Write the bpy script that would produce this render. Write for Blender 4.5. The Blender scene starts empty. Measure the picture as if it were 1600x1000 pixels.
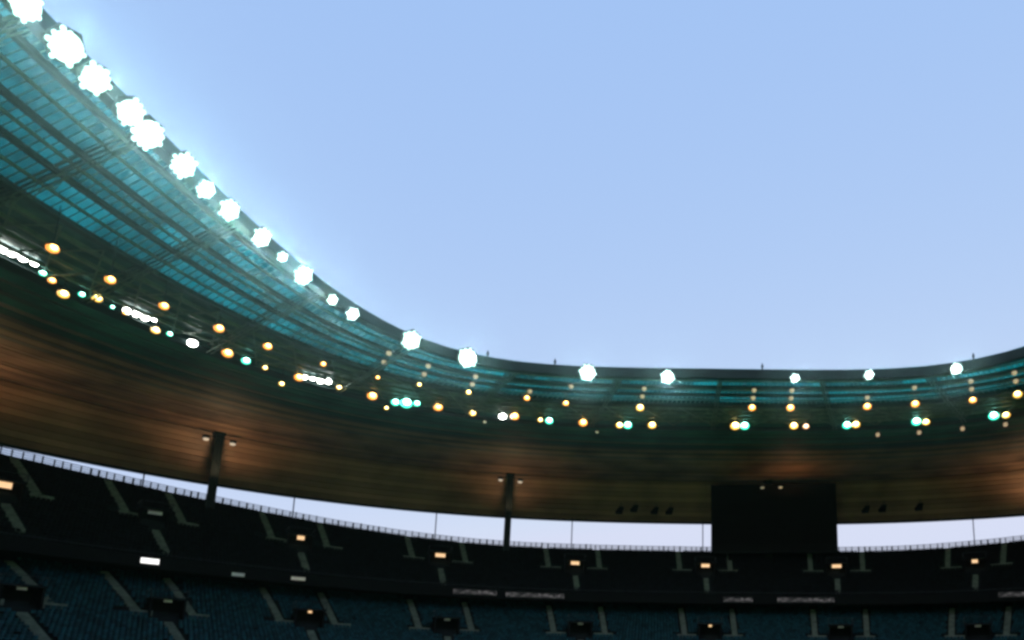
import bpy, math, random
import numpy as np
from mathutils import Vector, Matrix
random.seed(7); rng = np.random.default_rng(7)
S = bpy.context.scene
COL = S.collection
rad = math.radians

# ---------------------------------------------------------------- camera
cam_d = bpy.data.cameras.new('camera'); cam = bpy.data.objects.new('camera', cam_d); COL.objects.link(cam)
cam_d.sensor_width = 36; cam_d.lens = 1070 / 1600 * 36
cam_d.shift_x = -249.8 / 1600; cam_d.shift_y = 350 / 1600
cam_d.clip_end = 6000; cam_d.clip_start = 0.1
cam.matrix_world = (Matrix.Translation((-6.27, -15.9, 1.7)) @ Matrix.Rotation(rad(90 + 10.78), 4, 'X')
                    @ Matrix.Rotation(rad(0.703), 4, 'Z'))
S.camera = cam

# ---------------------------------------------------------------- sky, sun, exposure
SUN_EL, SUN_AZ = 10.0, 200.0           # low evening sun behind the camera
world = bpy.data.worlds.new('World'); S.world = world; world.use_nodes = True
wn = world.node_tree.nodes; wl = world.node_tree.links; wn.clear()
sky = wn.new('ShaderNodeTexSky'); sky.sky_type = 'NISHITA'; sky.sun_disc = False
sky.sun_elevation = rad(SUN_EL); sky.sun_rotation = rad(SUN_AZ)
sky.air_density = 1.0; sky.dust_density = 2.0; sky.ozone_density = 1.0; sky.altitude = 0
bg = wn.new('ShaderNodeBackground'); bg.inputs['Strength'].default_value = 0.15
wo = wn.new('ShaderNodeOutputWorld')
# clear evening air: the sky model graded towards an even periwinkle blue, the same all round
tint = wn.new('ShaderNodeVectorMath'); tint.operation = 'MULTIPLY_ADD'
tint.inputs[1].default_value = (.44, .21, .02); tint.inputs[2].default_value = (.705, 1.27, 2.41)
cap = wn.new('ShaderNodeVectorMath'); cap.operation = 'MINIMUM'; cap.inputs[1].default_value = (2.6, 3.4, 3.4)
wl.new(sky.outputs[0], cap.inputs[0]); wl.new(cap.outputs[0], tint.inputs[0]); wl.new(tint.outputs[0], bg.inputs[0]); wl.new(bg.outputs[0], wo.inputs[0])
sun_d = bpy.data.lights.new('sun', 'SUN'); sun_d.energy = 0.012; sun_d.angle = rad(3); sun_d.color = (1, .82, .62)
sun = bpy.data.objects.new('sun', sun_d); COL.objects.link(sun)
sdir = Vector((math.sin(rad(SUN_AZ)) * math.cos(rad(SUN_EL)), math.cos(rad(SUN_AZ)) * math.cos(rad(SUN_EL)), math.sin(rad(SUN_EL))))
sun.rotation_euler = sdir.to_track_quat('Z', 'Y').to_euler(); sun.location = (0, 0, 200)
S.view_settings.view_transform = 'Standard'; S.view_settings.look = 'None'
S.view_settings.gamma = 1; S.view_settings.use_curve_mapping = False
S.view_settings.exposure = 1.3
S.cycles.max_bounces = 6; S.cycles.transparent_max_bounces = 12
S.cycles.sample_clamp_indirect = 3.0
S.cycles.use_denoising = True
S.cycles.pixel_filter_type = 'BLACKMAN_HARRIS'; S.cycles.filter_width = 3.0     # soft lens, as in the photograph

# ---------------------------------------------------------------- helpers
MATS = {}
def mat(name, col, rough=.7, metal=0., var=.25, scale=(3, 3, 3), emit=None, es=0., island=False, objvar=0., bump=0., spec=.3):
    m = bpy.data.materials.new(name); m.use_nodes = True
    n = m.node_tree.nodes; l = m.node_tree.links; b = n['Principled BSDF']
    b.inputs['Roughness'].default_value = rough; b.inputs['Metallic'].default_value = metal
    b.inputs['Specular IOR Level'].default_value = spec
    tc = n.new('ShaderNodeTexCoord'); mp = n.new('ShaderNodeMapping'); mp.inputs['Scale'].default_value = scale
    l.new(tc.outputs['Object'], mp.inputs[0])
    nz = n.new('ShaderNodeTexNoise'); nz.inputs['Scale'].default_value = 1; nz.inputs['Detail'].default_value = 5
    l.new(mp.outputs[0], nz.inputs['Vector'])
    rm = n.new('ShaderNodeMapRange'); rm.inputs[1].default_value = .3; rm.inputs[2].default_value = .7
    rm.inputs[3].default_value = 1 - var; rm.inputs[4].default_value = 1 + var
    l.new(nz.outputs[0], rm.inputs[0]); fac = rm.outputs[0]
    def mul(a, bsock):
        k = n.new('ShaderNodeMath'); k.operation = 'MULTIPLY'; l.new(a, k.inputs[0]); l.new(bsock, k.inputs[1]); return k.outputs[0]
    def spread(sock, amt):
        k = n.new('ShaderNodeMapRange'); k.inputs[3].default_value = 1 - amt; k.inputs[4].default_value = 1 + amt
        l.new(sock, k.inputs[0]); return k.outputs[0]
    if island:
        g = n.new('ShaderNodeNewGeometry'); fac = mul(fac, spread(g.outputs['Random Per Island'], .45))
    if objvar:
        oi = n.new('ShaderNodeObjectInfo'); fac = mul(fac, spread(oi.outputs['Random'], objvar))
    vm = n.new('ShaderNodeVectorMath'); vm.operation = 'SCALE'; vm.inputs[0].default_value = col
    l.new(fac, vm.inputs['Scale']); l.new(vm.outputs[0], b.inputs['Base Color'])
    if bump:
        bp = n.new('ShaderNodeBump'); bp.inputs['Strength'].default_value = bump; bp.inputs['Distance'].default_value = .05
        l.new(nz.outputs[0], bp.inputs['Height']); l.new(bp.outputs[0], b.inputs['Normal'])
    if emit:
        b.inputs['Emission Color'].default_value = (*emit, 1); b.inputs['Emission Strength'].default_value = es
    MATS[name] = m; return m

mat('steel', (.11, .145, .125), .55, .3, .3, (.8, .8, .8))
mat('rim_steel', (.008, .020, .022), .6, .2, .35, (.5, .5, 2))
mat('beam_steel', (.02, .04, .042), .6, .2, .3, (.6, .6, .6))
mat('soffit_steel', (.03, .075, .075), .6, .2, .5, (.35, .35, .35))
mat('roof_top', (.2, .21, .22), .7, 0, .2)
for nm, cc in (('plank_green_lit', (.020, .085, .074)), ('plank_lit_fade', (.10, .08, .062)), ('plank', (.215, .125, .082))):  # green lamp light painted into the inner strips, fading through mid to brown
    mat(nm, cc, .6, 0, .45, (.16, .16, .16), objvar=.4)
mat('plank_outer', (.26, .135, .085), .5, 0, .35, (.12, .12, .12), objvar=.3)
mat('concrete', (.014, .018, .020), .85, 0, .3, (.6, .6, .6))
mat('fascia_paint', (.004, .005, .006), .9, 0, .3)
mat('stair', (.15, .18, .15), .85, 0, .3, (1.2, 1.2, 1.2))
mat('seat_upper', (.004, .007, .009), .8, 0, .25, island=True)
mat('seat_middle', (.007, .050, .064), .6, 0, .25, island=True)
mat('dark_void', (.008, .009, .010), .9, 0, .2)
mat('rail_metal', (.03, .035, .04), .5, .4, .2)
mat('mast_paint', (.009, .014, .015), .5, .2, .25, (.5, .5, .3))
mat('screen_black', (.003, .003, .0035), .9, 0, .3)
mat('housing', (.05, .055, .06), .5, .5, .25)
mat('speaker_black', (.005, .005, .006), .9, 0, .3)
mat('grass', (.05, .13, .04), .95, 0, .35, (.8, .8, .8), bump=.3)
mat('track', (.13, .05, .035), .9, 0, .25)
mat('ground', (.12, .12, .115), .9, 0, .25, (.05, .05, .05))
def lampmat(name, c, s): return mat(name, (.8, .8, .8), .4, 0, .05, emit=c, es=s)
lampmat('lamp_white', (.95, 1, .98), 25); lampmat('lamp_white_falloff', (.9, 1, .97), 7); lampmat('lamp_white_halo', (.55, 1, .92), .8); lampmat('lamp_glow_dish', (.55, 1, .92), .5)  # weaker cyan outer lenses and self-lit dish imitate a glow round the bank
lampmat('lamp_ring_white', (1, 1, .93), 14)
lampmat('lamp_teal', (.04, 1, .62), .8); lampmat('core_teal', (.35, 1, .85), 9)
lampmat('lamp_amber', (1, .32, .03), .6); lampmat('core_amber', (1, .52, .13), 5)
lampmat('lamp_yellow', (1, .52, .07), .6); lampmat('core_yellow', (1, .72, .24), 6)
lampmat('lamp_peach', (1, .45, .22), .4); lampmat('core_peach', (1, .6, .36), 3)
lampmat('lamp_dim', (1, .85, .55), .05); lampmat('core_dim', (1, .85, .55), .13)
lampmat('lamp_small', (1, .62, .38), .16)
lampmat('mast_lamp', (1, .84, .70), .12)
lampmat('vom_light', (1, .60, .30), .42); lampmat('vom_dim', (.9, .85, .7), .010)
lampmat('sign_white', (1, .98, .96), .6)

def glass_mat():
    m = bpy.data.materials.new('tinted_glass'); m.use_nodes = True; n = m.node_tree.nodes; l = m.node_tree.links; n.clear()
    o = n.new('ShaderNodeOutputMaterial'); t = n.new('ShaderNodeBsdfTransparent'); g = n.new('ShaderNodeBsdfGlossy')
    g.inputs['Roughness'].default_value = .25; g.inputs['Color'].default_value = (.5, .7, .7, 1)
    d = n.new('ShaderNodeBsdfDiffuse'); d.inputs['Color'].default_value = (.10, .25, .25, 1)
    tc = n.new('ShaderNodeTexCoord'); nz = n.new('ShaderNodeTexNoise'); nz.inputs['Scale'].default_value = .55; nz.inputs['Detail'].default_value = 6
    l.new(tc.outputs['Object'], nz.inputs[0])
    oi = n.new('ShaderNodeObjectInfo')
    a = n.new('ShaderNodeMath'); a.operation = 'MULTIPLY_ADD'; a.inputs[1].default_value = .5; l.new(oi.outputs['Random'], a.inputs[0]); l.new(nz.outputs[0], a.inputs[2])
    r = n.new('ShaderNodeMapRange'); r.inputs[1].default_value = .35; r.inputs[2].default_value = 1.1; r.inputs[3].default_value = .55; r.inputs[4].default_value = 1.35
    l.new(a.outputs[0], r.inputs[0])
    v = n.new('ShaderNodeVectorMath'); v.operation = 'SCALE'; v.inputs[0].default_value = (.09, .56, .52); l.new(r.outputs[0], v.inputs['Scale'])
    l.new(v.outputs[0], t.inputs['Color'])
    x = n.new('ShaderNodeMixShader'); x.inputs[0].default_value = .05; l.new(t.outputs[0], x.inputs[1]); l.new(g.outputs[0], x.inputs[2])
    y = n.new('ShaderNodeMixShader'); y.inputs[0].default_value = .12; l.new(x.outputs[0], y.inputs[1]); l.new(d.outputs[0], y.inputs[2])
    l.new(y.outputs[0], o.inputs[0]); MATS['glass'] = m
glass_mat()

def banner_mat(name, s):
    "dark board with blurred pale lettering-like strokes that glow faintly"
    m = mat(name, (.015, .015, .018), .6, 0, .2); n = m.node_tree.nodes; l = m.node_tree.links; b = n['Principled BSDF']
    tc = n.new('ShaderNodeTexCoord'); mp = n.new('ShaderNodeMapping'); mp.inputs['Scale'].default_value = (1.5, 1, 1.9)
    l.new(tc.outputs['Object'], mp.inputs[0])
    nz = n.new('ShaderNodeTexNoise'); nz.inputs['Scale'].default_value = 1.3; nz.inputs['Detail'].default_value = 3; nz.inputs['Distortion'].default_value = 1.2
    l.new(mp.outputs[0], nz.inputs[0])
    r = n.new('ShaderNodeMapRange'); r.inputs[1].default_value = .45; r.inputs[2].default_value = .68; r.inputs[4].default_value = s
    l.new(nz.outputs[0], r.inputs[0]); l.new(r.outputs[0], b.inputs['Emission Strength'])
    sx = n.new('ShaderNodeSeparateXYZ'); l.new(tc.outputs['Object'], sx.inputs[0])
    ab = n.new('ShaderNodeMath'); ab.operation = 'ABSOLUTE'; l.new(sx.outputs[2], ab.inputs[0])
    fd = n.new('ShaderNodeMapRange'); fd.inputs[1].default_value = .12; fd.inputs[2].default_value = .5; fd.inputs[3].default_value = 1; fd.inputs[4].default_value = 0; l.new(ab.outputs[0], fd.inputs[0])
    mm = n.new('ShaderNodeMath'); mm.operation = 'MULTIPLY'; l.new(r.outputs[0], mm.inputs[0]); l.new(fd.outputs[0], mm.inputs[1]); l.new(mm.outputs[0], b.inputs['Emission Strength'])
    b.inputs['Emission Color'].default_value = (1, .93, .96, 1)
banner_mat('banner_print', .06)

def mesh_obj(name, V, F, m, parent=None, kind=None, smooth=False):
    me = bpy.data.meshes.new(name); me.from_pydata([tuple(v) for v in V], [], F); me.update()
    if smooth: me.polygons.foreach_set('use_smooth', [True] * len(me.polygons))
    me.materials.append(MATS[m])
    o = bpy.data.objects.new(name, me); COL.objects.link(o)
    if parent: o.parent = parent
    if kind: o['kind'] = kind
    return o
def inst(name, me, parent=None, mw=None):
    o = bpy.data.objects.new(name, me); COL.objects.link(o)
    if parent: o.parent = parent
    if mw is not None: o.matrix_local = mw
    return o
def quads_np(name, V, Q, m, parent=None, kind=None):
    V = np.asarray(V, np.float32); Q = np.asarray(Q, np.int32)
    me = bpy.data.meshes.new(name); me.vertices.add(len(V)); me.vertices.foreach_set('co', V.ravel())
    me.loops.add(Q.size); me.loops.foreach_set('vertex_index', Q.ravel())
    me.polygons.add(len(Q)); me.polygons.foreach_set('loop_start', np.arange(len(Q), dtype=np.int32) * 4)
    me.update(calc_edges=True); me.validate(); me.materials.append(MATS[m])
    o = bpy.data.objects.new(name, me); COL.objects.link(o)
    if parent: o.parent = parent
    if kind: o['kind'] = kind
    return o
def tag(o, label, cat, group=None):
    o['label'] = label; o['category'] = cat
    if group: o['group'] = group
    return o
def thing(name, label, cat, loc=(0, 0, 0), rz=0., group=None):
    o = bpy.data.objects.new(name, None); COL.objects.link(o); o.location = loc; o.rotation_euler = (0, 0, rz)
    o.empty_display_size = .3
    return tag(o, label, cat, group)
class MB:
    def __init__(s): s.V = []; s.F = []
    def add(s, V, F):
        k = len(s.V); s.V += [tuple(v) for v in V]; s.F += [tuple(i + k for i in f) for f in F]; return s
    def box(s, x0, x1, y0, y1, z0, z1, M=None):
        V = [Vector((x, y, z)) for x in (x0, x1) for y in (y0, y1) for z in (z0, z1)]
        if M is not None: V = [M @ v for v in V]
        return s.add(V, [(0, 1, 3, 2), (4, 6, 7, 5), (0, 4, 5, 1), (2, 3, 7, 6), (0, 2, 6, 4), (1, 5, 7, 3)])
    def bar(s, p, q, w, h=None):
        p = Vector(p); q = Vector(q); d = q - p; L = d.length; h = h or w
        M = Matrix.Translation(p) @ d.to_track_quat('Y', 'Z').to_matrix().to_4x4()
        return s.box(-w / 2, w / 2, 0, L, -h / 2, h / 2, M)
    def lathe(s, prof, n=14, M=None):
        "prof = (radius, z) from top to bottom, closed at the ends"
        V = []; F = []
        for r, z in prof: V += [Vector((r * math.cos(2 * math.pi * i / n), r * math.sin(2 * math.pi * i / n), z)) for i in range(n)]
        for k in range(len(prof) - 1):
            for i in range(n): F.append((k * n + i, (k + 1) * n + i, (k + 1) * n + (i + 1) % n, k * n + (i + 1) % n))
        F.append(tuple(range(n))); F.append(tuple(reversed(range((len(prof) - 1) * n, len(prof) * n))))
        if M is not None: V = [M @ v for v in V]
        return s.add(V, F)
    def mesh(s, name, m):
        me = bpy.data.meshes.new(name); me.from_pydata(s.V, [], s.F); me.update(); me.materials.append(MATS[m]); return me
    def build(s, name, m, parent=None, kind=None): return mesh_obj(name, s.V, s.F, m, parent, kind)

# ---------------------------------------------------------------- plan curves of the bowl (stadium centre = origin)
E_, R_, O_ = (46.5, 71.2, 4.44), (78.4, 92.6, 2.955), (125.5, 131.4, 2.464)
def rs(t, c, d=0.):
    a, b, n = c[0] - d, c[1] - d, c[2]; t = rad(t)
    return (abs(math.sin(t) / a) ** n + abs(math.cos(t) / b) ** n) ** (-1 / n)
def xy(t, r): t = rad(t); return (r * math.sin(t), r * math.cos(t))
def pd(t, d, z): r = rs(t, O_, d); return Vector((*xy(t, r), z))               # d metres inside the roof's outer line
def pr(t, s, z):                                                               # s: 0 inner rim, 1 lamp ring, 2 outer edge
    if s <= 1:
        tt = t - 4.5 * math.sin(rad(2 * t)) * (1 - s)
        r = rs(tt, E_) * (1 - s) + rs(tt, R_) * s
        return Vector((*xy(tt, r), z))
    k = s - 1; r = rs(t, R_) * (1 - k) + rs(t, O_) * k
    return Vector((*xy(t, r), z))
def sm(a, b, x): x = min(1, max(0, (x - a) / (b - a))); return x * x * (3 - 2 * x)
def sidew(t): t = abs((t + 180) % 360 - 180); t = min(t, 180 - t); return sm(16, 58, t)
def facing(t):                                                                 # rotation about z: local -Y looks to the pitch, X along the ring
    return -rad(t)
def sweep(name, prof, thetas, m, parent=None, closed=True, loop=True, kind=None):
    "prof: list of functions t -> Vector; swept along thetas"
    n = len(prof); T = len(thetas); V = [f(t) for t in thetas for f in prof]; F = []
    for i in range(T if loop else T - 1):
        j = (i + 1) % T
        for k in range(n if closed else n - 1):
            k2 = (k + 1) % n
            F.append((i * n + k, i * n + k2, j * n + k2, j * n + k))
    if not loop and closed: F.append(tuple(range(n))); F.append(tuple(reversed([(T - 1) * n + k for k in range(n)])))
    return mesh_obj(name, V, F, m, parent, kind)
def arc(a, b, step): k = max(1, int(round(abs(b - a) / step))); return [a + (b - a) * i / k for i in range(k + 1)]
FULL = [i * 1.5 - 180 for i in range(240)]

offs = [0, 12.4, 24.4, 35.4, 45.1, 53.2, 61.2, 69.4, 77.8, 86.4]
BAYS = sorted([.2 + o for o in offs] + [.2 - o for o in offs[1:]])              # bay centres round the far half
ALLB = BAYS + [a for a in [.2 + 86.4 + 8.6 * k for k in range(1, 22)] if a < 360 + BAYS[0] - 5]
def bay_width(i): return (BAYS[min(i + 1, len(BAYS) - 1)] - BAYS[max(i - 1, 0)]) / 2 if 0 < i < len(BAYS) - 1 else 8.4

# ---------------------------------------------------------------- ground and pitch
def struct(o): o['kind'] = 'structure'; return o
struct(mesh_obj('ground', [(-1500, -1500, -.06), (1500, -1500, -.06), (1500, 1500, -.06), (-1500, 1500, -.06)], [(0, 1, 2, 3)], 'ground'))
V = [pd(t, 62, -.02) for t in FULL]
struct(mesh_obj('running_track', V, [tuple(range(len(V)))[::-1]], 'track'))
b = MB(); 
for k in range(10): b.add([(-36, -58 + k * 11.6, .004 + .0), (36, -58 + k * 11.6, .004), (36, -58 + (k + 1) * 11.6, .004), (-36, -58 + (k + 1) * 11.6, .004)], [(0, 1, 2, 3)])
struct(b.build('pitch', 'grass'))

# ---------------------------------------------------------------- roof
ZT, ZO = 43.5, 34.7
roof = thing('roof_canopy', 'huge elliptical stadium roof with blue glass inner ring and brown slatted ceiling', 'roof')
# inner rim
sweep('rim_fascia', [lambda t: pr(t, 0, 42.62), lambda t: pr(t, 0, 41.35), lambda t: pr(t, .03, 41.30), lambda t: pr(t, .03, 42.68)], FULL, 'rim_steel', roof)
SB = [.12, .29, .42, .61]
for k, s in enumerate(SB):
    w = .0075 if k < 3 else .012
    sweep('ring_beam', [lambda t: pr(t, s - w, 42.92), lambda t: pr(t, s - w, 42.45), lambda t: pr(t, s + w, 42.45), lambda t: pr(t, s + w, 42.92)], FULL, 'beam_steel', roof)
# thin lower chords between the beams
for s in (.205, .355, .52):
    sweep('purlin', [lambda t: pr(t, s - .004, 42.92), lambda t: pr(t, s - .004, 42.72), lambda t: pr(t, s + .004, 42.72), lambda t: pr(t, s + .004, 42.92)], FULL, 'steel', roof)
# glass panes
pane_bands = [(.035, .12), (.12, .29), (.29, .42), (.42, .61)]
rest = MB()
for i, t0 in enumerate(ALLB):
    t1 = ALLB[i + 1] if i + 1 < len(ALLB) else ALLB[0] + 360
    near = -75 < t0 < 36
    for q in range(4):
        ta, tb = t0 + (t1 - t0) * q / 4 + .004, t0 + (t1 - t0) * (q + 1) / 4 - .004
        for s0, s1 in pane_bands:
            g = .0
            P = [pr(ta, s0 + g, 42.98), pr(tb, s0 + g, 42.98), pr(tb, s1 - g, 42.98), pr(ta, s1 - g, 42.98)]
            U = [p + Vector((0, 0, .04)) for p in P]
            Fz = [(0, 1, 2, 3), (7, 6, 5, 4), (0, 4, 5, 1), (1, 5, 6, 2), (2, 6, 7, 3), (3, 7, 4, 0)]
            if near: mesh_obj('glass_pane', P + U, Fz, 'glass', roof)
            else: rest.add(P + U, Fz)
o = rest.build('glass_panes_behind', 'glass', roof, 'stuff')
gb = MB()
t = -180.
while t < 180:
    hw = .03 if abs(((t + 180) % 360) - 180) < 80 else .05
    gb.add([pr(t - hw, .03, 42.93), pr(t + hw, .03, 42.93), pr(t + hw, .61, 42.93), pr(t - hw, .61, 42.93)], [(3, 2, 1, 0)])
    gb.add([pr(t - hw, .03, 42.965), pr(t + hw, .03, 42.965), pr(t + hw, .61, 42.965), pr(t - hw, .61, 42.965)], [(0, 1, 2, 3)])
    t += .52
gb.build('glazing_bars', 'steel', roof, 'stuff')
# radial trusses
for t in ALLB:
    m = MB(); 
    for dt in (-.15, .15):
        m.bar(pr(t + dt, .02, 42.75), pr(t + dt, 1, 42.95), .10, .2)
        m.bar(pr(t + dt, .04, 41.75), pr(t + dt, 1, 41.9), .09, .12)
    for k in range(9):
        s0 = .03 + .105 * k
        for dt in (-.15, .15):
            m.bar(pr(t + dt, s0, 41.75), pr(t + dt, s0 + .052, 42.75), .05)
            m.bar(pr(t + dt, s0 + .052, 42.75), pr(t + dt, s0 + .105, 41.75), .05)
        m.bar(pr(t - .15, s0, 41.75), pr(t + .15, s0, 41.75), .1)
    m.build('radial_truss', 'steel', roof)
# steel soffit between glass and lamp ring, with ribs and braces
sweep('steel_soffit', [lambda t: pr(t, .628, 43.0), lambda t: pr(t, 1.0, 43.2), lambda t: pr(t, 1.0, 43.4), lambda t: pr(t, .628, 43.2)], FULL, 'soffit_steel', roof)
for s in (.70, .78, .86, .94):
    sweep('soffit_rib', [lambda t: pr(t, s - .006, 43.0), lambda t: pr(t, s - .006, 42.6), lambda t: pr(t, s + .006, 42.6), lambda t: pr(t, s + .006, 43.0)], FULL, 'steel', roof)
sweep('service_catwalk', [lambda t: pr(t, .965, 42.05), lambda t: pr(t, .965, 41.95), lambda t: pr(t, 1.02, 41.95), lambda t: pr(t, 1.02, 42.05)], FULL, 'beam_steel', roof)
for i in range(len(BAYS) - 1):
    m = MB(); a, c = BAYS[i], BAYS[i + 1]
    for q in range(3):
        x0, x1 = a + (c - a) * q / 3, a + (c - a) * (q + 1) / 3
        m.bar(pr(x0, .63, 42.4), pr(x1, .98, 42.4), .14); m.bar(pr(x1, .63, 42.4), pr(x0, .98, 42.4), .14)
    m.build('cross_brace', 'steel', roof)
# slatted ceiling
KK = .885                                # kink between flat ceiling and steep outer soffit
def cz(k): return ZT - .9 * k if k <= KK else (ZT - .9 * KK) + (ZO - ZT + .9 * KK) * ((k - KK) / (1 - KK)) ** 1.15
N1 = 25
for i in range(N1):
    k0 = KK * i / N1; k1 = KK * (i + 1) / N1 - .004; tilt = (-.10, .05, -.04, .08)[i % 4]
    sweep('ceiling_strip', [lambda t: pr(t, 1 + k0, cz(k0) + tilt), lambda t: pr(t, 1 + k1, cz(k1) - tilt), lambda t: pr(t, 1 + k1, cz(k1) + .25), lambda t: pr(t, 1 + k0, cz(k0) + .25)], FULL, 'plank_green_lit' if i < 8 or i == 9 else 'plank_lit_fade' if i < 15 and i not in (11, 13) else 'plank', roof)  # strip colour carries the green light near the lamp ring
N2 = 9
for i in range(N2):
    k0 = KK + (1 - KK) * i / N2; k1 = KK + (1 - KK) * (i + .94) / N2
    sweep('soffit_strip', [lambda t: pr(t, 1 + k0, cz(k0)), lambda t: pr(t, 1 + k1, cz(k1)), lambda t: pr(t, 1 + k1 + .008, cz(k1) + .2), lambda t: pr(t, 1 + k0 + .008, cz(k0) + .2)], FULL, 'plank_outer', roof)
sweep('edge_trim', [lambda t: pr(t, 2.0, ZO + .02), lambda t: pr(t, 2.0, ZO - .32), lambda t: pr(t, 2.02, ZO - .32), lambda t: pr(t, 2.02, ZO + .3)], FULL, 'rim_steel', roof)
sweep('roof_deck', [lambda t: pr(t, .628, 43.5), lambda t: pr(t, 1.0, 44.6), lambda t: pr(t, 1.9, 44.4), lambda t: pr(t, 2.06, 37.5), lambda t: pr(t, 2.06, 36.5), lambda t: pr(t, 2.05, 35.1),
      lambda t: pr(t, 2.035, 35.1), lambda t: pr(t, 1.97, 39.2), lambda t: pr(t, 1.89, 43.4), lambda t: pr(t, 1.0, 44.0)], FULL, 'roof_top', roof)

# ---------------------------------------------------------------- stands
def topz(t): return 1.7 + 25.7 + 5.0 * sidew(t)                  # floor at the back of the upper tier
def fz(t): return 1.7 + 12.6 + 1.4 * sidew(t)                    # underside of its front
UP = dict(d0=24., d1=3., z0=lambda t: fz(t) + .7, z1=topz, n=26)
MID = dict(d0=42., d1=17., z0=lambda t: 3. + .4 * sidew(t), z1=lambda t: 1.7 + 12.5 + 1.2 * sidew(t), n=31)
LOW = dict(d0=62., d1=43.5, z0=lambda t: .6, z1=lambda t: 2.7, n=20)
def deck(T, t, d):
    k = (T['d0'] - d) / (T['d0'] - T['d1']); k = min(1, max(0, k)); return T['z0'](t) + (T['z1'](t) - T['z0'](t)) * k
def dpos(T, t, d, up=0.): return pd(t, d, deck(T, t, d) + up)
def terrace(T, parent, m='concrete'):
    prof = []; n = T['n']; w = (T['d0'] - T['d1']) / n
    for i in range(n):
        da, db = T['d0'] - w * i, T['d0'] - w * (i + 1)
        prof.append(lambda t, da=da: dpos(T, t, da)); prof.append(lambda t, da=da, db=db: pd(t, db, deck(T, t, da)))
    prof.append(lambda t: pd(t, T['d1'], deck(T, t, T['d1'])))
    prof.append(lambda t: pd(t, T['d1'], deck(T, t, T['d1']) - .9)); prof.append(lambda t: pd(t, T['d0'] - .3, deck(T, t, T['d0']) - .7))
    sweep('terrace', prof, FULL, m, parent)
def skew(t): return -math.copysign(.085 * min(1.3, (abs(math.sin(rad(t))) / .7) ** 3), t)     # aisles run square to the flatter sides of the bowl
def stairs(T, t, da, db, parent, wdt=.92):
    "flight of steps from d=da (low) up to d=db"
    m = MB(); n = max(2, int((da - db) / .42)); w = (da - db) / n
    for i in range(n):
        d0, d1 = da - w * i, da - w * (i + 1); p = pd(t + skew(t) * (d0 - (da + db) / 2), d0, 0); z = deck(T, t, d1) + .1
        M = Matrix.Translation((p.x, p.y, 0)) @ Matrix.Rotation(facing(t + 57.3 * skew(t) * 1.6), 4, 'Z')
        m.box(-wdt / 2, wdt / 2, 0, w * 1.04, z - .7, z, M)
    return m.build('aisle_stairs', 'stair', parent)
def seats(T, parent, m, blocked, t0, t1):
    base = np.array([[-.22, .02, .40], [.22, .02, .40], [.22, .42, .44], [-.22, .42, .44],
                     [-.22, .40, .42], [.22, .40, .42], [.22, .50, .82], [-.22, .50, .82], [-.22, .46, .42], [.22, .46, .42], [.22, .55, .82], [-.22, .55, .82]])
    quad = np.array([[0, 1, 2, 3], [4, 5, 6, 7], [9, 8, 11, 10], [7, 6, 10, 11], [5, 9, 10, 6], [8, 4, 7, 11]])
    P = []; n = T['n']; w = (T['d0'] - T['d1']) / n
    for i in range(n):
        d = T['d0'] - w * i - .15
        t = t0
        while t < t1:
            r = rs(t, O_, d); st = .53 / r * 57.3
            if not blocked(t, d) and rng.random() > .004:
                x, y = xy(t, r); P.append((x, y, deck(T, t, T['d0'] - w * i), -rad(t) + rng.normal() * .02))
            t += st
    P = np.array(P); c = np.cos(P[:, 3])[:, None]; s = np.sin(P[:, 3])[:, None]
    X = P[:, 0:1] + c * base[:, 0] - s * base[:, 1]; Y = P[:, 1:2] + s * base[:, 0] + c * base[:, 1]; Z = P[:, 2:3] + base[:, 2]
    V = np.stack([X, Y, Z], -1).reshape(-1, 3); Q = (quad[None] + (np.arange(len(P)) * 12)[:, None, None]).reshape(-1, 4)
    return quads_np('seat_rows', V, Q, m, parent, 'stuff')
def vomitory(T, t, d, parent, lm, lw, lh):
    "walled stair portal with a lit corridor"
    z = deck(T, t, d + 2.2); p = pd(t, d + 2.2, z)
    e = bpy.data.objects.new('vomitory', None); COL.objects.link(e); e.parent = parent; e.location = p; e.rotation_euler = (0, 0, facing(t))
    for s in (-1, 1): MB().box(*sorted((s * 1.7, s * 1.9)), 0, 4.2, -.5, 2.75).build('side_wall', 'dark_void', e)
    MB().box(-2.05, 2.05, -.12, 4.2, 2.76, 2.98).build('lintel', 'concrete', e)
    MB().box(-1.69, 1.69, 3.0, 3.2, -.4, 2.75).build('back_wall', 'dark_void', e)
    m = MB()
    for s in (-1, 1):
        m.bar((s * 2.0, .0, 2.98), (s * 2.0, .0, 4.0), .07); m.bar((s * 2.0, 3.6, 2.98), (s * 2.0, 3.6, 4.0), .07); m.bar((s * 2, 0, 4.0), (s * 2, 3.6, 4.0), .07)
    m.bar((-2, 0, 4), (2, 0, 4), .07); m.build('guard_rail', 'rail_metal', e)
    MB().box(-lw / 2, lw / 2, .9, 1.0, 2.72 - lh, 2.74).build('lamp_panel', lm, e)
    return e
def half(i): return 2.42 * bay_width(i) / 12.4 + .0

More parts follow.
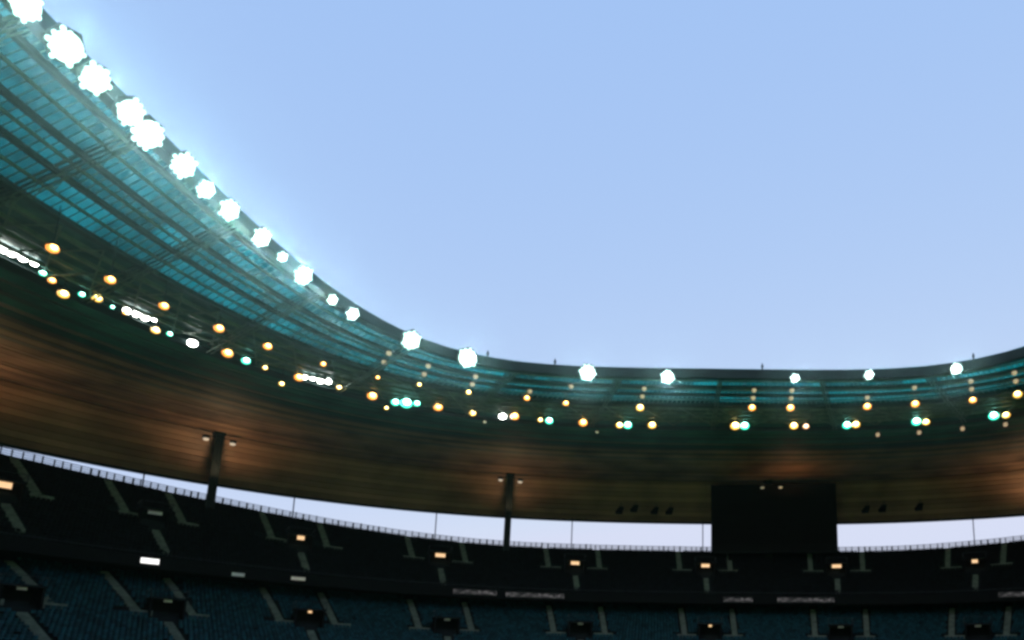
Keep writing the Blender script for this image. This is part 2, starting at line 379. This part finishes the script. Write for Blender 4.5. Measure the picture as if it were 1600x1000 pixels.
upper = thing('upper_stand', 'dark upper seating tier with pale stairways below the strip of sky', 'stand')
terrace(UP, upper)
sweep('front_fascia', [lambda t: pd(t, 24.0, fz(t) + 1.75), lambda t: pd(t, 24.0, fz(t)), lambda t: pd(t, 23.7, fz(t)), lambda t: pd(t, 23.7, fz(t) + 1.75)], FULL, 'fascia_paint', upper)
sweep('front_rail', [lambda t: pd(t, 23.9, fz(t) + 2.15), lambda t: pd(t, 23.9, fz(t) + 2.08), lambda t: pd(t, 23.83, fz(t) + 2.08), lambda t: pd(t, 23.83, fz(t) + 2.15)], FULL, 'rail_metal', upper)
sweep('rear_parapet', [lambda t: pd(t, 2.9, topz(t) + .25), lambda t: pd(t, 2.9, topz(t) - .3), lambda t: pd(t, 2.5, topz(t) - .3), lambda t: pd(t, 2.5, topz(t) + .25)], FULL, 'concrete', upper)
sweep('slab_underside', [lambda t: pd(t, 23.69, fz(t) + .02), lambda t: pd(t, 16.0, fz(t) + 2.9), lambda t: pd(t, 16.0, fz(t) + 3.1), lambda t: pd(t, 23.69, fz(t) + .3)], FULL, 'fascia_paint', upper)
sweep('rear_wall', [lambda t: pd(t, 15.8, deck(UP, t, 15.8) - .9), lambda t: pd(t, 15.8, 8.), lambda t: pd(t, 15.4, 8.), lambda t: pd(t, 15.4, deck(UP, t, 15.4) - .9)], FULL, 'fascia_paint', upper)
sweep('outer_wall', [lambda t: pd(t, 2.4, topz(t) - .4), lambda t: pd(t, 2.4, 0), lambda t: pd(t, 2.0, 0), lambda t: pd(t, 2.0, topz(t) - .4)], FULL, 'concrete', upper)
for hh in (1.25, .9, .55):
    sweep('hand_rail', [lambda t: pd(t, 2.75, topz(t) + hh + .06), lambda t: pd(t, 2.75, topz(t) + hh - .06), lambda t: pd(t, 2.67, topz(t) + hh - .06), lambda t: pd(t, 2.67, topz(t) + hh + .06)], FULL, 'rail_metal', upper)
pm = MB().box(-.09, .09, -.06, .06, .2, 1.26).mesh('railing_post', 'rail_metal')
t = -76.
while t < 42:
    p = pd(t, 2.7, topz(t)); inst('railing_post', pm, upper, Matrix.Translation(p) @ Matrix.Rotation(facing(t), 4, 'Z') @ Matrix.Diagonal((random.choice((1, 1, 1.6)), 1, random.uniform(.97, 1.12), 1)))
    t += 1.0 / rs(t, O_, 2.7) * 57.3 * random.choice((1.0, 1.25, 1.25, 1.4))
lamps_v = {.2: ('vom_light', 1.6, .62), 12.6: ('vom_light', 1.75, .62), -12.2: ('vom_light', 1.6, .62), -24.2: ('vom_light', 1.75, .65), 24.6: ('vom_light', 1.0, .6), -35.2: ('vom_light', 1.1, .65), -53.0: ('vom_light', 1.4, .8)}
vis = [i for i, a in enumerate(BAYS) if -72 < a < 40]
for i in vis:
    a = BAYS[i]; h = half(i)
    for s in (-1, 1):
        stairs(UP, a + s * h, 11.9, 3.3, upper)
        q0 = a + s * h + skew(a) * 4.3; x0, x1 = (q0 - .35, q0 + h * .55) if a < -30 else sorted((a + s * h * 1.30, a + s * h * .52))
        sweep('cross_walk', [lambda t: pd(t, 12.5, deck(UP, t, 11.9) + .12), lambda t: pd(t, 11.95, deck(UP, t, 11.9) + .12), lambda t: pd(t, 11.95, deck(UP, t, 11.9) - .6), lambda t: pd(t, 12.5, deck(UP, t, 11.9) - .6)], arc(x0, x1, .5), 'stair', upper, loop=False)
    stairs(UP, a + skew(a) * 6, 21.0, 15.6, upper)
    lm, lw, lh = next((v for k, v in lamps_v.items() if abs(k - a) < .3), ('vom_dim', 1.8, .5))
    vomitory(UP, a + skew(a) * 3, 12.6, upper, lm, lw, lh)
def blk_up(t, d):
    for i in vis:
        a = BAYS[i]; r = 2.3 / 2.42 * half(i)
        if abs(t - a) > half(i) * 1.4: continue
        if d < 12 and min(abs(t - a - half(i) - skew(a) * (d - 7.6)), abs(t - a + half(i) - skew(a) * (d - 7.6))) < .36: return True
        if 11.2 < d < 15.6 and abs(t - a - skew(a) * 3) < 1.0: return True
        if 11.6 < d < 13.2: return True
        if 15 < d < 21.4 and abs(t - a - skew(a) * (d - 12.3)) < .4: return True
    return False
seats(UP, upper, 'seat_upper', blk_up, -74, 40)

middle = thing('middle_stand', 'dark teal middle seating tier at the bottom with pale vertical stairways', 'stand')
terrace(MID, middle)
sweep('front_fascia', [lambda t: pd(t, 42.0, deck(MID, t, 42) + .9), lambda t: pd(t, 42.0, 1.6), lambda t: pd(t, 41.8, 1.6), lambda t: pd(t, 41.8, deck(MID, t, 42) + .9)], FULL, 'fascia_paint', middle)
for i in vis:
    a = BAYS[i]; h = half(i)
    for s in (-1, 1):
        stairs(MID, a + s * h, 30.2, 17.6, middle, .9)
        q0 = a + s * h + skew(a) * 6.3; x0, x1 = (q0 - .35, q0 + h * .55) if a < -30 else sorted((a + s * h * 1.30, a + s * h * .55))
        sweep('cross_walk', [lambda t: pd(t, 31.2, deck(MID, t, 30.2) + .12), lambda t: pd(t, 30.25, deck(MID, t, 30.2) + .12), lambda t: pd(t, 30.25, deck(MID, t, 30.2) - .6), lambda t: pd(t, 31.2, deck(MID, t, 30.2) - .6)], arc(x0, x1, .5), 'stair', middle, loop=False)
    stairs(MID, a + skew(a) * 10, 41.0, 33.2, middle)
    vomitory(MID, a + skew(a) * 6, 30.4, middle, 'vom_dim' if i % 3 else 'vom_light', .9 if i % 3 else .5, .3)
def blk_mid(t, d):
    for i in vis:
        a = BAYS[i]
        if abs(t - a) > half(i) * 1.4: continue
        if d < 30.5 and min(abs(t - a - half(i) - skew(a) * (d - 23.9)), abs(t - a + half(i) - skew(a) * (d - 23.9))) < .42: return True
        if 29.6 < d < 33.4 and abs(t - a - skew(a) * 6) < 1.15: return True
        if 29.9 < d < 31.5: return True
        if d > 33 and abs(t - a - skew(a) * (d - 27.1)) < .5: return True
    return False
seats(MID, middle, 'seat_middle', blk_mid, -74, 40)
lower = thing('lower_stand', 'dark lower seating tier sloping down to the track', 'stand')
terrace(LOW, lower)

# ---------------------------------------------------------------- roof masts with lamp pairs, tie rods
MASTS = []
for i in range(len(BAYS) - 1):
    k = i - BAYS.index(.2)
    if k % 2 == 0 and -6 <= k <= 4: MASTS.append((BAYS[i] + BAYS[i + 1]) / 2 - (.9 if k == -4 else 0))
mast_labels = {}
for t in MASTS:
    d = 5.4; zc = 42.55; base = pd(t, d, topz(t) - 4)
    if t < -50: lab = 'slanted roof mast beyond the left end of the sky strip'
    elif t < -30: lab = 'dark roof mast with two lamps at the left, nearest to the big floodlights'
    elif t < -10: lab = 'dark roof mast with two small lamps, first one left of the scoreboard'
    elif t < 20: lab = 'dark roof mast hidden behind the black scoreboard'
    elif t < 40: lab = 'dark roof mast at the right edge of the picture'
    else: lab = 'dark roof mast beyond the right edge of the picture'
    e = thing('roof_mast', lab, 'mast', base, facing(t), 'masts carrying the roof'); H = zc - base.z
    for s in (-1, 1):
        m = MB(); V = [(s * .46 - .22, -.3, 0), (s * .46 + .22, -.3, 0), (s * .46 + .22, .35, 0), (s * .46 - .22, .35, 0)]
        U = [(x * .92, y * 1.0, H) for x, y, z in V]
        m.add(V + U, [(3, 2, 1, 0), (4, 5, 6, 7), (0, 1, 5, 4), (1, 2, 6, 5), (2, 3, 7, 6), (3, 0, 4, 7)]); m.build('shaft', 'mast_paint', e)
    k = 0
    while 1 + k * 1.7 < H - .5: MB().box(-.26, .26, -.12, .16, 1 + k * 1.7, 1 + k * 1.7 + 1.68).build('batten_plate', 'mast_paint', e); k += 1
    MB().box(-.86, .86, -.42, .45, H - .35, H + .1).build('head_plate', 'mast_paint', e)
    MB().box(-2.6, 2.6, -.46, -.32, H - 1.02, H - .90).build('lamp_arm', 'mast_paint', e)
    for s in (-1, 1):
        m = MB(); m.lathe([(.18, .3), (.5, .05), (.56, -.25), (.42, -.3)], 12, Matrix.Translation((s * 2.0, -.6, H - 1.25)))
        m.build('lamp_hood', 'housing', e)
        q = MB(); q.lathe([(.40, 0), (.5, -.1), (.40, -.34), (.15, -.42)], 12, Matrix.Translation((s * 2.0, -.6, H - 1.51))); q.build('lamp_globe', 'mast_lamp', e)
    if 0 < t < 15: continue
    ld = bpy.data.lights.new('ceiling_wash_spot', 'SPOT'); ld.energy = 1100 if t < -50 else 560 if t < -30 else 330 if t < 0 else 650; ld.color = (1, .66, .36); ld.shadow_soft_size = .6; ld.spot_size = rad(165); ld.spot_blend = .6  # added spot in mid-air below the mast lamps, warms the ceiling
    lo = bpy.data.objects.new('ceiling_wash_spot', ld); COL.objects.link(lo); lo.parent = e; lo.location = (0, -3.2, H - 8.5); lo.rotation_euler = (rad(180), 0, 0)
for a in BAYS:
    if -72 < a < 40:
        m = MB(); m.bar(pd(a, 1.2, topz(a) - .3), pd(a, .6, ZO + .1), .2); m.build('tie_rod', 'rail_metal', roof)

# ---------------------------------------------------------------- scoreboard
ts = 6.85; d = 8.5; W = 25.6
c = pd(ts, d, 28.2)
sb = thing('scoreboard', 'large black scoreboard screen standing switched off across the sky strip', 'scoreboard', c, facing(ts) * .9)
Hs = 12.75
MB().box(-W / 2, W / 2, 0, 1.2, -1.5, Hs).build('cabinet', 'screen_black', sb)
fr = MB(); fr.box(-W / 2 - .12, -W / 2 + .3, -.12, 0, -1.6, Hs + .1); fr.box(W / 2 - .3, W / 2 + .12, -.12, 0, -1.6, Hs + .1)
fr.box(-W / 2 + .3, W / 2 - .3, -.12, 0, Hs - .35, Hs + .1); fr.box(-W / 2 + .3, W / 2 - .3, -.12, 0, -1.6, .1); fr.build('frame', 'speaker_black', sb)
pmz = MB().box(-1.54, 1.54, -.06, -.005, -1.5, 1.5).mesh('screen_panel', 'screen_black')
for ix in range(8):
    for iz in range(4): inst('screen_panel', pmz, sb, Matrix.Translation((-W / 2 + .42 + 1.55 + ix * 3.09, 0, 1.62 + iz * 3.05)) @ Matrix.Rotation(random.uniform(-.003, .003), 4, 'Z'))
MB().box(-W / 2, W / 2, -1.6, -.15, -1.9, -1.65).build('ledge', 'concrete', sb)
for x in (-2.2, 1.5):
    m = MB(); m.box(x - .1, x + .1, -.5, -.12, Hs - .75, Hs - .6); m.lathe([(.2, .15), (.42, 0), (.42, -.2), (.3, -.3)], 10, Matrix.Translation((x, -.75, Hs - .7))); m.build('top_lamp', 'lamp_dim', sb)
ld = bpy.data.lights.new('board_wash_spot', 'SPOT'); ld.energy = 170; ld.color = (1, .48, .22); ld.shadow_soft_size = .4; ld.spot_size = rad(160); ld.spot_blend = .5  # added spot floating before the board, makes the orange patch on the ceiling
lo = bpy.data.objects.new('board_wash_spot', ld); COL.objects.link(lo); lo.parent = sb; lo.location = (3.5, -5.0, Hs - 4.0); lo.rotation_euler = (rad(180), 0, 0)
for x in (-9, 0, 9): MB().box(x - .4, x + .4, .3, 1.0, -6, -.3).build('leg', 'screen_black', sb)

# ---------------------------------------------------------------- lamps
def ordinal(k): return ['first', 'second', 'third', 'fourth', 'fifth', 'sixth', 'seventh', 'eighth', 'ninth', 'tenth', 'eleventh', 'twelfth', 'thirteenth', 'fourteenth', 'fifteenth',
                        'sixteenth', 'seventeenth', 'eighteenth', 'nineteenth', 'twentieth', 'twenty-first', 'twenty-second', 'twenty-third', 'twenty-fourth', 'twenty-fifth'][k]
# floodlight banks on the inner rim
RIM = [(-73.5, 41.0, 3.2), (-70.6, 41.1, 2.6), (-67.7, 41.0, 2.4), (-64.73, 41.04, 2.9), (-62.46, 40.87, 2.6), (-59.6, 41.03, 2.6), (-57.95, 40.8, 3.0), (-54.77, 41.11, 2.6), (-52.63, 40.91, 2), (-50.36, 41.08, 2.4), (-47.2, 41.25, 2.4),
       (-45.05, 41.18, 1.3), (-42.87, 41.06, 2.6), (-39.89, 40.79, 1.5), (-37.79, 40.76, 2), (-31.91, 41.4, 2.8), (-26.36, 41.5, 3), (-14.27, 41.4, 2.6),
       (-5.76, 41.04, 2.2), (8.1, 41.08, 1.4), (15.87, 41.5, 1.5), (24.33, 41.4, 1.8)]
lensm = {}; FLOOD_W = 26000; HAZE = .000008
def flood(t, z, w, lab):
    r = rs(t, E_) - .75; x, y = xy(t, r)
    # normal of the curve
    p0 = Vector(xy(t - .5, rs(t - .5, E_))); p1 = Vector(xy(t + .5, rs(t + .5, E_))); dd = p1 - p0; rz = math.atan2(dd.y, dd.x)
    R = w * (.36 if t < -34 else .40); R *= 1.22; nr = 2 if R > .8 else 1; sp = R * 1.0 / (nr + .3)
    e = thing('floodlight', lab, 'floodlight', (x, y, z), rz, 'floodlight banks on the inner roof rim')
    tilt = Matrix.Rotation(rad(38), 4, 'X'); fw = tilt @ Matrix.Rotation(rad(90), 4, 'X') @ Matrix.Rotation(random.uniform(0, 1), 4, 'Z')
    MB().lathe([(R * 1.0, -.05), (R * 1.02, -.16), (R * .7, -.42), (R * .3, -.5)], 6, fw).build('housing', 'housing', e)
    m = MB()
    for sx in (-.5, .5): m.bar((sx * R, .3, .1), (sx * R, .85, .75), .12)
    m.build('bracket', 'rim_steel', e)
    MB().lathe([(R * .45, -.03), (R * .66, .02), (R * .76, .12), (R * .7, .125), (R * .5, .0)], 28, fw @ Matrix.Translation((0, 0, -.02))).build('glow_dish', 'lamp_glow_dish', e)  # dish glows by itself, a painted round halo behind the lenses
    for q in range(-nr, nr + 1):
        for p_ in range(-nr, nr + 1):
            if abs(q + p_) > nr: continue
            ring = max(abs(q), abs(p_), abs(q + p_)); key = (0, 1, 2)[ring] if nr > 1 else (0, 2)[ring]  # outer lenses dimmed so the bank fades out like a glow
            if key == 2 and nr > 1 and random.random() < .12: continue
            if key not in lensm: lensm[key] = MB().lathe([(.44, .0), (.46, .15), (.34, .27), (.12, .32)], 12).mesh('lens', ('lamp_white', 'lamp_white_falloff', 'lamp_white_halo', 'lamp_white_faint')[key])
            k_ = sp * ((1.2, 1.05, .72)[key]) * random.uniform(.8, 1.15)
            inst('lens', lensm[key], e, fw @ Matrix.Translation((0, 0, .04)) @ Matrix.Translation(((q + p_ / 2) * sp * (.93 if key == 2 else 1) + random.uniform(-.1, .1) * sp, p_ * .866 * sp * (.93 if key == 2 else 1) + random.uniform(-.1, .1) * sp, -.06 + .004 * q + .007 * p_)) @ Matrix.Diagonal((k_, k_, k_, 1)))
    ld = bpy.data.lights.new('flood_beam', 'SPOT'); ld.energy = FLOOD_W * w; ld.color = (.93, 1, .96); ld.spot_size = rad(75); ld.spot_blend = .7; ld.shadow_soft_size = .8
    lo = bpy.data.objects.new('flood_beam', ld); COL.objects.link(lo); lo.parent = e
    aim = Vector((x * .2, y * .2, 0)) - Vector((x, y, z)); lo.rotation_euler = (Matrix.Rotation(-rz, 3, 'Z') @ aim).to_track_quat('-Z', 'Y').to_euler(); lo.location = (0, -.6, -.9)
for k, (t, z, w) in enumerate(RIM):
    if k == 2: lab = 'white floodlight bank cut off by the top left corner of the picture'
    elif k < 2: lab = 'white floodlight bank on the roof rim, number %s beyond the top left corner' % ['two', 'one'][k]
    else: lab = 'white floodlight bank on the inner roof rim, %s from the left' % ordinal(k - 3)
    flood(t, z, w, lab)

COLN = {'w': ('lamp_ring_white', 'lamp_ring_white', 'white'), 't': ('lamp_teal', 'core_teal', 'teal green'), 'a': ('lamp_amber', 'core_amber', 'amber'), 'y': ('lamp_yellow', 'core_yellow', 'yellow'),
        'p': ('lamp_peach', 'core_peach', 'peach'), 'd': ('lamp_dim', 'core_dim', 'dim pale')}
lm_cache = {}
def lampmeshes(kind):
    if kind not in lm_cache:
        a, c, _ = COLN[kind]
        h = MB().lathe([(.12, .62), (.2, .58), (.46, .3), (.5, .12), (.47, .10)], 14).mesh('hood', 'housing')
        g = MB().lathe([(.46, .10), (.5, .0), (.44, -.22), (.25, -.36), (.1, -.4)], 14).mesh('globe', a)
        # white hot burner, standing proud of the globe towards the pitch
        b_ = MB().lathe([(.24, -.02), (.27, .06), (.16, .12), (.06, .14)], 12, Matrix.Translation((0, -.40, -.08)) @ Matrix.Rotation(rad(90), 4, 'X')).mesh('burner', c)
        lm_cache[kind] = (h, g, b_)
    return lm_cache[kind]
def pendant(name, p, rz, size, kind, ztop, lab, cat, group):
    h, g, b_ = lampmeshes(kind); e = thing(name, lab, cat, p, rz, group); M = Matrix.Diagonal((size, size, size, 1))
    inst('hood', h, e, M); inst('globe', g, e, M); inst('burner', b_, e, M)
    if ztop - p.z > .65 * size: MB().box(-.035, .035, -.035, .035, .6 * size, ztop - p.z).build('drop_rod', 'rail_metal', e)
RING = [(-57.95, 43.0, 'w', 2), (-56.88, 43.0, 'w', 2), (-55.68, 42.91, 't', 0.8), (-55.14, 42.61, 'a', 0.9), (-54.39, 41.74, 'y', 1.3), (-53.38, 42.62, 't', 0.8), (-52.49, 42.99, 'y', 1.4), (-51.52, 42.76, 't', 0.6), (-50.72, 42.75, 'a', 0.6), (-49.78, 42.82, 'w', 2.6), (-48.69, 42.24, 'y', 1.2), (-47.77, 42.48, 't', 0.8), (-46.21, 42.5, 'w', 1.3), (-43.76, 42.89, 'a', 1.6), (-42.4, 42.73, 't', 1.4), (-40.97, 42.64, 'y', 0.9), (-39.61, 41.1, 'y', 0.8), (-38.38, 42.77, 'a', 1.3), (-37.03, 42.84, 'w', 3.0), (-35.19, 42.89, 'y', 0.9), (-32.45, 42.82, 'a', 1.5), (-31.19, 41.36, 'y', 0.7), (-30.49, 42.56, 't', 1.3), (-29.56, 42.79, 't', 1.8), (-28.64, 43.0, 't', 1.2), (-26.78, 43.0, 'a', 1.5), (-23.65, 42.79, 'y', 1.2), (-22.48, 41.51, 'd', 0.6), (-20.86, 42.81, 'w', 1.2), (-19.73, 43.0, 'a', 1.4), (-17.27, 42.7, 'y', 0.8), (-16.41, 42.69, 't', 1.5), (-13.08, 42.68, 'a', 1.6), (-11.65, 41.11, 'd', 0.6), (-9.43, 42.47, 'y', 1.2), (-8.59, 42.51, 't', 1.4), (-6.11, 42.61, 'y', 1.4), (2.46, 42.7, 'y', 1.6), (3.44, 42.72, 't', 1.6), (8.47, 42.76, 'y', 1.4), (9.69, 42.64, 'p', 1.2), (13.75, 42.76, 't', 1.7), (14.62, 42.83, 'y', 1.4), (20.35, 42.88, 't', 1.7), (21.22, 42.65, 'y', 1.4), (27.16, 42.59, 't', 1.6), (28.18, 42.43, 'y', 1.4)]
cnt = {}
for t, z, kd, s in RING:
    k = cnt.get(kd, 0); cnt[kd] = k + 1; cn = COLN[kd][2]
    p = Vector((*xy(t, rs(t, R_) - 1.2), z - .55))
    if kd == 'w' and s >= 2:                # a short bank of white lamps
        p.z = z - .35
        e = thing('floodlight_bar', 'long bright white lamp bar on the lower lamp ring, %s from the left' % ordinal(k), 'floodlight', p, facing(t), 'lamps on the lower ring')
        W2 = s * 1.35; MB().box(-W2 / 2, W2 / 2, -.2, .3, .1, .5).build('housing', 'housing', e)
        g = MB().lathe([(.34, 0), (.35, .12), (.27, .2), (.1, .24)], 12, Matrix.Rotation(rad(90), 4, 'X')).mesh('lens', 'lamp_ring_white'); n = max(2, int(W2 / .85))
        for q in range(n):
            kk = random.uniform(.9, 1.5) * (.8 if q in (0, n - 1) else 1.15); inst('lens', g, e, Matrix.Translation((-W2 / 2 + W2 * (q + .5) / n, -.2, .1 + .08 * (q % 2))) @ Matrix.Diagonal((kk, 1, kk, 1)))
        MB().box(-.05, .05, -.05, .05, .5, 1.1).build('drop_rod', 'rail_metal', e)
    else:
        pendant('ring_lamp', p, facing(t), s * (.95 if t > -40 else .78) * random.uniform(.9, 1.1), kd, 43.0, '%s lamp on the lower lamp ring, %s of that colour from the left' % (cn, ordinal(k)), 'lamp', 'lamps on the lower ring')
HANG = [(-57.44, 38.72, 1.4), (-53.75, 38.82, 1.3), (-50.05, 39.08, 1.3), (-46.0, 39.66, 1.5), (-42.2, 40.19, 1.4), (-37.63, 40.81, 1), (-32.95, 41.47, 0.7), (-29.26, 42.03, 0.8), (-24.75, 42.3, 1), (-19.21, 42.48, 1.2), (-15.36, 42.09, 1.2), (-7.8, 41.8, 1.6), (3.96, 42.05, 1.5), (7.96, 42.09, 1.6), (15.71, 42.15, 1.6), (20.31, 42.18, 1.6), (25.53, 41.87, 1.4), (29.39, 41.64, 1.6)]
smallm = MB().lathe([(.1, .3), (.26, .2), (.3, 0), (.2, -.18)], 10).mesh('globe', 'lamp_small')
smallc = MB().lathe([(.2, .38), (.3, .24), (.31, .2), (.1, .19)], 10).mesh('cap', 'housing')
for k, (t, z, s) in enumerate(HANG):
    r = rs(t, E_) * .43 + rs(t, R_) * .57; p = Vector((*xy(t, r), min(z, 42.6) + .02))
    kd = 'a' if k not in (7, 8, 11, 17) else 'y'
    pendant('hanging_lamp', p, facing(t), s * (.72 if t < -34 else .8), kd, 43.0, 'amber hanging lamp in the upper row below the glass ring, %s from the left' % ordinal(k), 'lamp', 'hanging lamps below the glass ring')
    if k > 5:
        for si, (s_, zz) in enumerate(((.40, 42.05), (.27, 42.05))):  # pale glowing globes repeated above the hanging lamps
            if (k + si) % 5 == 0: continue
            r = rs(t, E_) * (1 - s_) + rs(t, R_) * s_
            e = thing('beam_globe', 'small pale glowing globe on %s glass beam above hanging lamp %s from the left' % (['the outer', 'the inner'][si], ordinal(k)), 'lamp', (*xy(t, r), zz), facing(t), 'small globes on the glass beams')
            inst('globe', smallm, e, Matrix.Diagonal((1.15, 1.15, 1.15, 1))); inst('cap', smallc, e, Matrix.Diagonal((1.15, 1.15, 1.15, 1)))
for k, (t, z) in enumerate([(16.72, 42.35), (20.54, 42.35), (24.38, 42.4), (28.01, 42.3)]):
    r = rs(t, R_) * .88 + rs(t, O_) * .12
    e = thing('ceiling_lamp', 'tiny dim lamp on the brown ceiling right of the scoreboard, %s from the left' % ordinal(k), 'lamp', (*xy(t, r), z), facing(t), 'tiny ceiling lamps')
    inst('globe', smallm, e, Matrix.Diagonal((1.2, 1.2, 1.4, 1))); inst('cap', smallc, e, Matrix.Diagonal((1.2, 1.2, 2, 1)))

# ---------------------------------------------------------------- loudspeakers under the outer soffit
for k, (t, z) in enumerate([(-7.9, 36.4), (-6.5, 36.9), (-4.54, 36.5), (-3.12, 36.5), (15.46, 36.8), (16.95, 36.9), (20.14, 36.9)]):
    p = pd(t, 2.9, z); side = 'left' if t < 7 else 'right'
    e = thing('loudspeaker', 'dark loudspeaker hanging under the soffit %s of the scoreboard, %s of its row' % (side, ordinal(k if k < 4 else k - 4)), 'loudspeaker', p, facing(t), 'loudspeakers under the outer soffit')
    for q in range(3):
        M = Matrix.Translation((.22 * q, -.1 * q, -.5 + .48 * q)) @ Matrix.Rotation(rad(-18 + 12 * q), 4, 'X')
        MB().box(-.75 + .1 * q, .75 - .1 * q, -.4, .35, -.22, .22, M).build('speaker_box', 'speaker_black', e)
    m = MB(); m.bar((.3, .2, .8), (.3, .2, 1.7), .08); m.bar((.6, .2, .8), (.6, .2, 1.7), .08); m.build('hanger', 'rail_metal', e)

# ---------------------------------------------------------------- lit boards on the front of the upper stand
BN = [(-23.35, -19.59, 15.3, 'banner_print', 'blurred pale banner on the dark fascia below the mast left of the scoreboard'), (-18.78, -13.45, 15.15, 'banner_print', 'longer blurred pale banner on the fascia left of the scoreboard'),
      (1.66, 4.48, 15.05, 'banner_print', 'short blurred pale banner on the fascia below the left half of the scoreboard'), (6.86, 12.19, 15.1, 'banner_print', 'long blurred pale banner on the fascia below the right half of the scoreboard'),
      (26.28, 29.4, 15.6, 'banner_print', 'blurred pale banner on the fascia at the right edge'), (-45.74, -44.67, 16.3, 'sign_white', 'bright white lit sign on the fascia at the lower left'),
      (-36.02, -35.02, 15.75, 'lamp_dim', 'small dim pale sign on the fascia left of the mast'), (-40.07, -39.23, 15.6, 'vom_dim', 'faint small sign on the fascia right of the bright white sign')]
for a, c_, z, m, lab in BN:
    t = (a + c_) / 2; p = pd(t, 24.22, z); w = (pd(a, 24.2, 0) - pd(c_, 24.2, 0)).length; hgt = .72 if m == 'sign_white' else 1.0 if m != 'lamp_dim' and m != 'vom_dim' else .5
    p0 = pd(a, 24.2, 0); p1 = pd(c_, 24.2, 0); rz = math.atan2(p1.y - p0.y, p1.x - p0.x)
    e = thing('banner_board' if m == 'banner_print' else 'lit_sign', lab, 'banner' if m == 'banner_print' else 'sign', p, rz)
    MB().box(-w / 2, w / 2, -.12, .0, -hgt / 2, hgt / 2).build('panel', m, e)
    MB().box(-w / 2 - .06, w / 2 + .06, .0, .16, -hgt / 2 - .06, hgt / 2 + .06).build('backing', 'speaker_black', e)

# ---------------------------------------------------------------- lightning rods on the roof rim
for t, h, lab in [(-27.93, 1.05, 'short thin mast on the roof rim beside the floodlights'), (-20.45, 1.05, 'thin lightning rod on the roof rim left of the picture centre'), (5.47, 1.05, 'thin lightning rod on the roof rim above the scoreboard'), (29.78, 1.05, 'thin lightning rod on the roof rim at the right edge')]:
    p = pr(t, .02, 42.66); m = MB(); e = thing('lightning_rod', lab, 'lightning rod', p, facing(t))
    MB().lathe([(.07, h), (.09, .3), (.12, .0)], 8).build('rod', 'rim_steel', e); MB().box(-.22, .22, -.1, .1, 0, .12).build('foot_plate', 'rim_steel', e)
    MB().box(-.16, .16, -.08, .08, .45, .75).build('clamp_box', 'rim_steel', e)

# ---------------------------------------------------------------- thin cyan haze, added to give the floodlights a glow
hz = MB().box(-1510, 1510, -1510, 1510, -1.1, 45.5).build('haze', 'grass', None, 'stuff')
tag(hz, 'thin haze added for the glow round the floodlights', 'haze')
hm = bpy.data.materials.new('haze_glow'); hm.use_nodes = True; hn = hm.node_tree.nodes; hn.clear()
ho = hn.new('ShaderNodeOutputMaterial'); hv = hn.new('ShaderNodeVolumePrincipled'); hv.inputs['Density'].default_value = HAZE; hv.inputs['Anisotropy'].default_value = .94; hv.inputs['Color'].default_value = (.55, .95, 1, 1)
hm.node_tree.links.new(hv.outputs[0], ho.inputs['Volume']); hz.data.materials.clear(); hz.data.materials.append(hm)
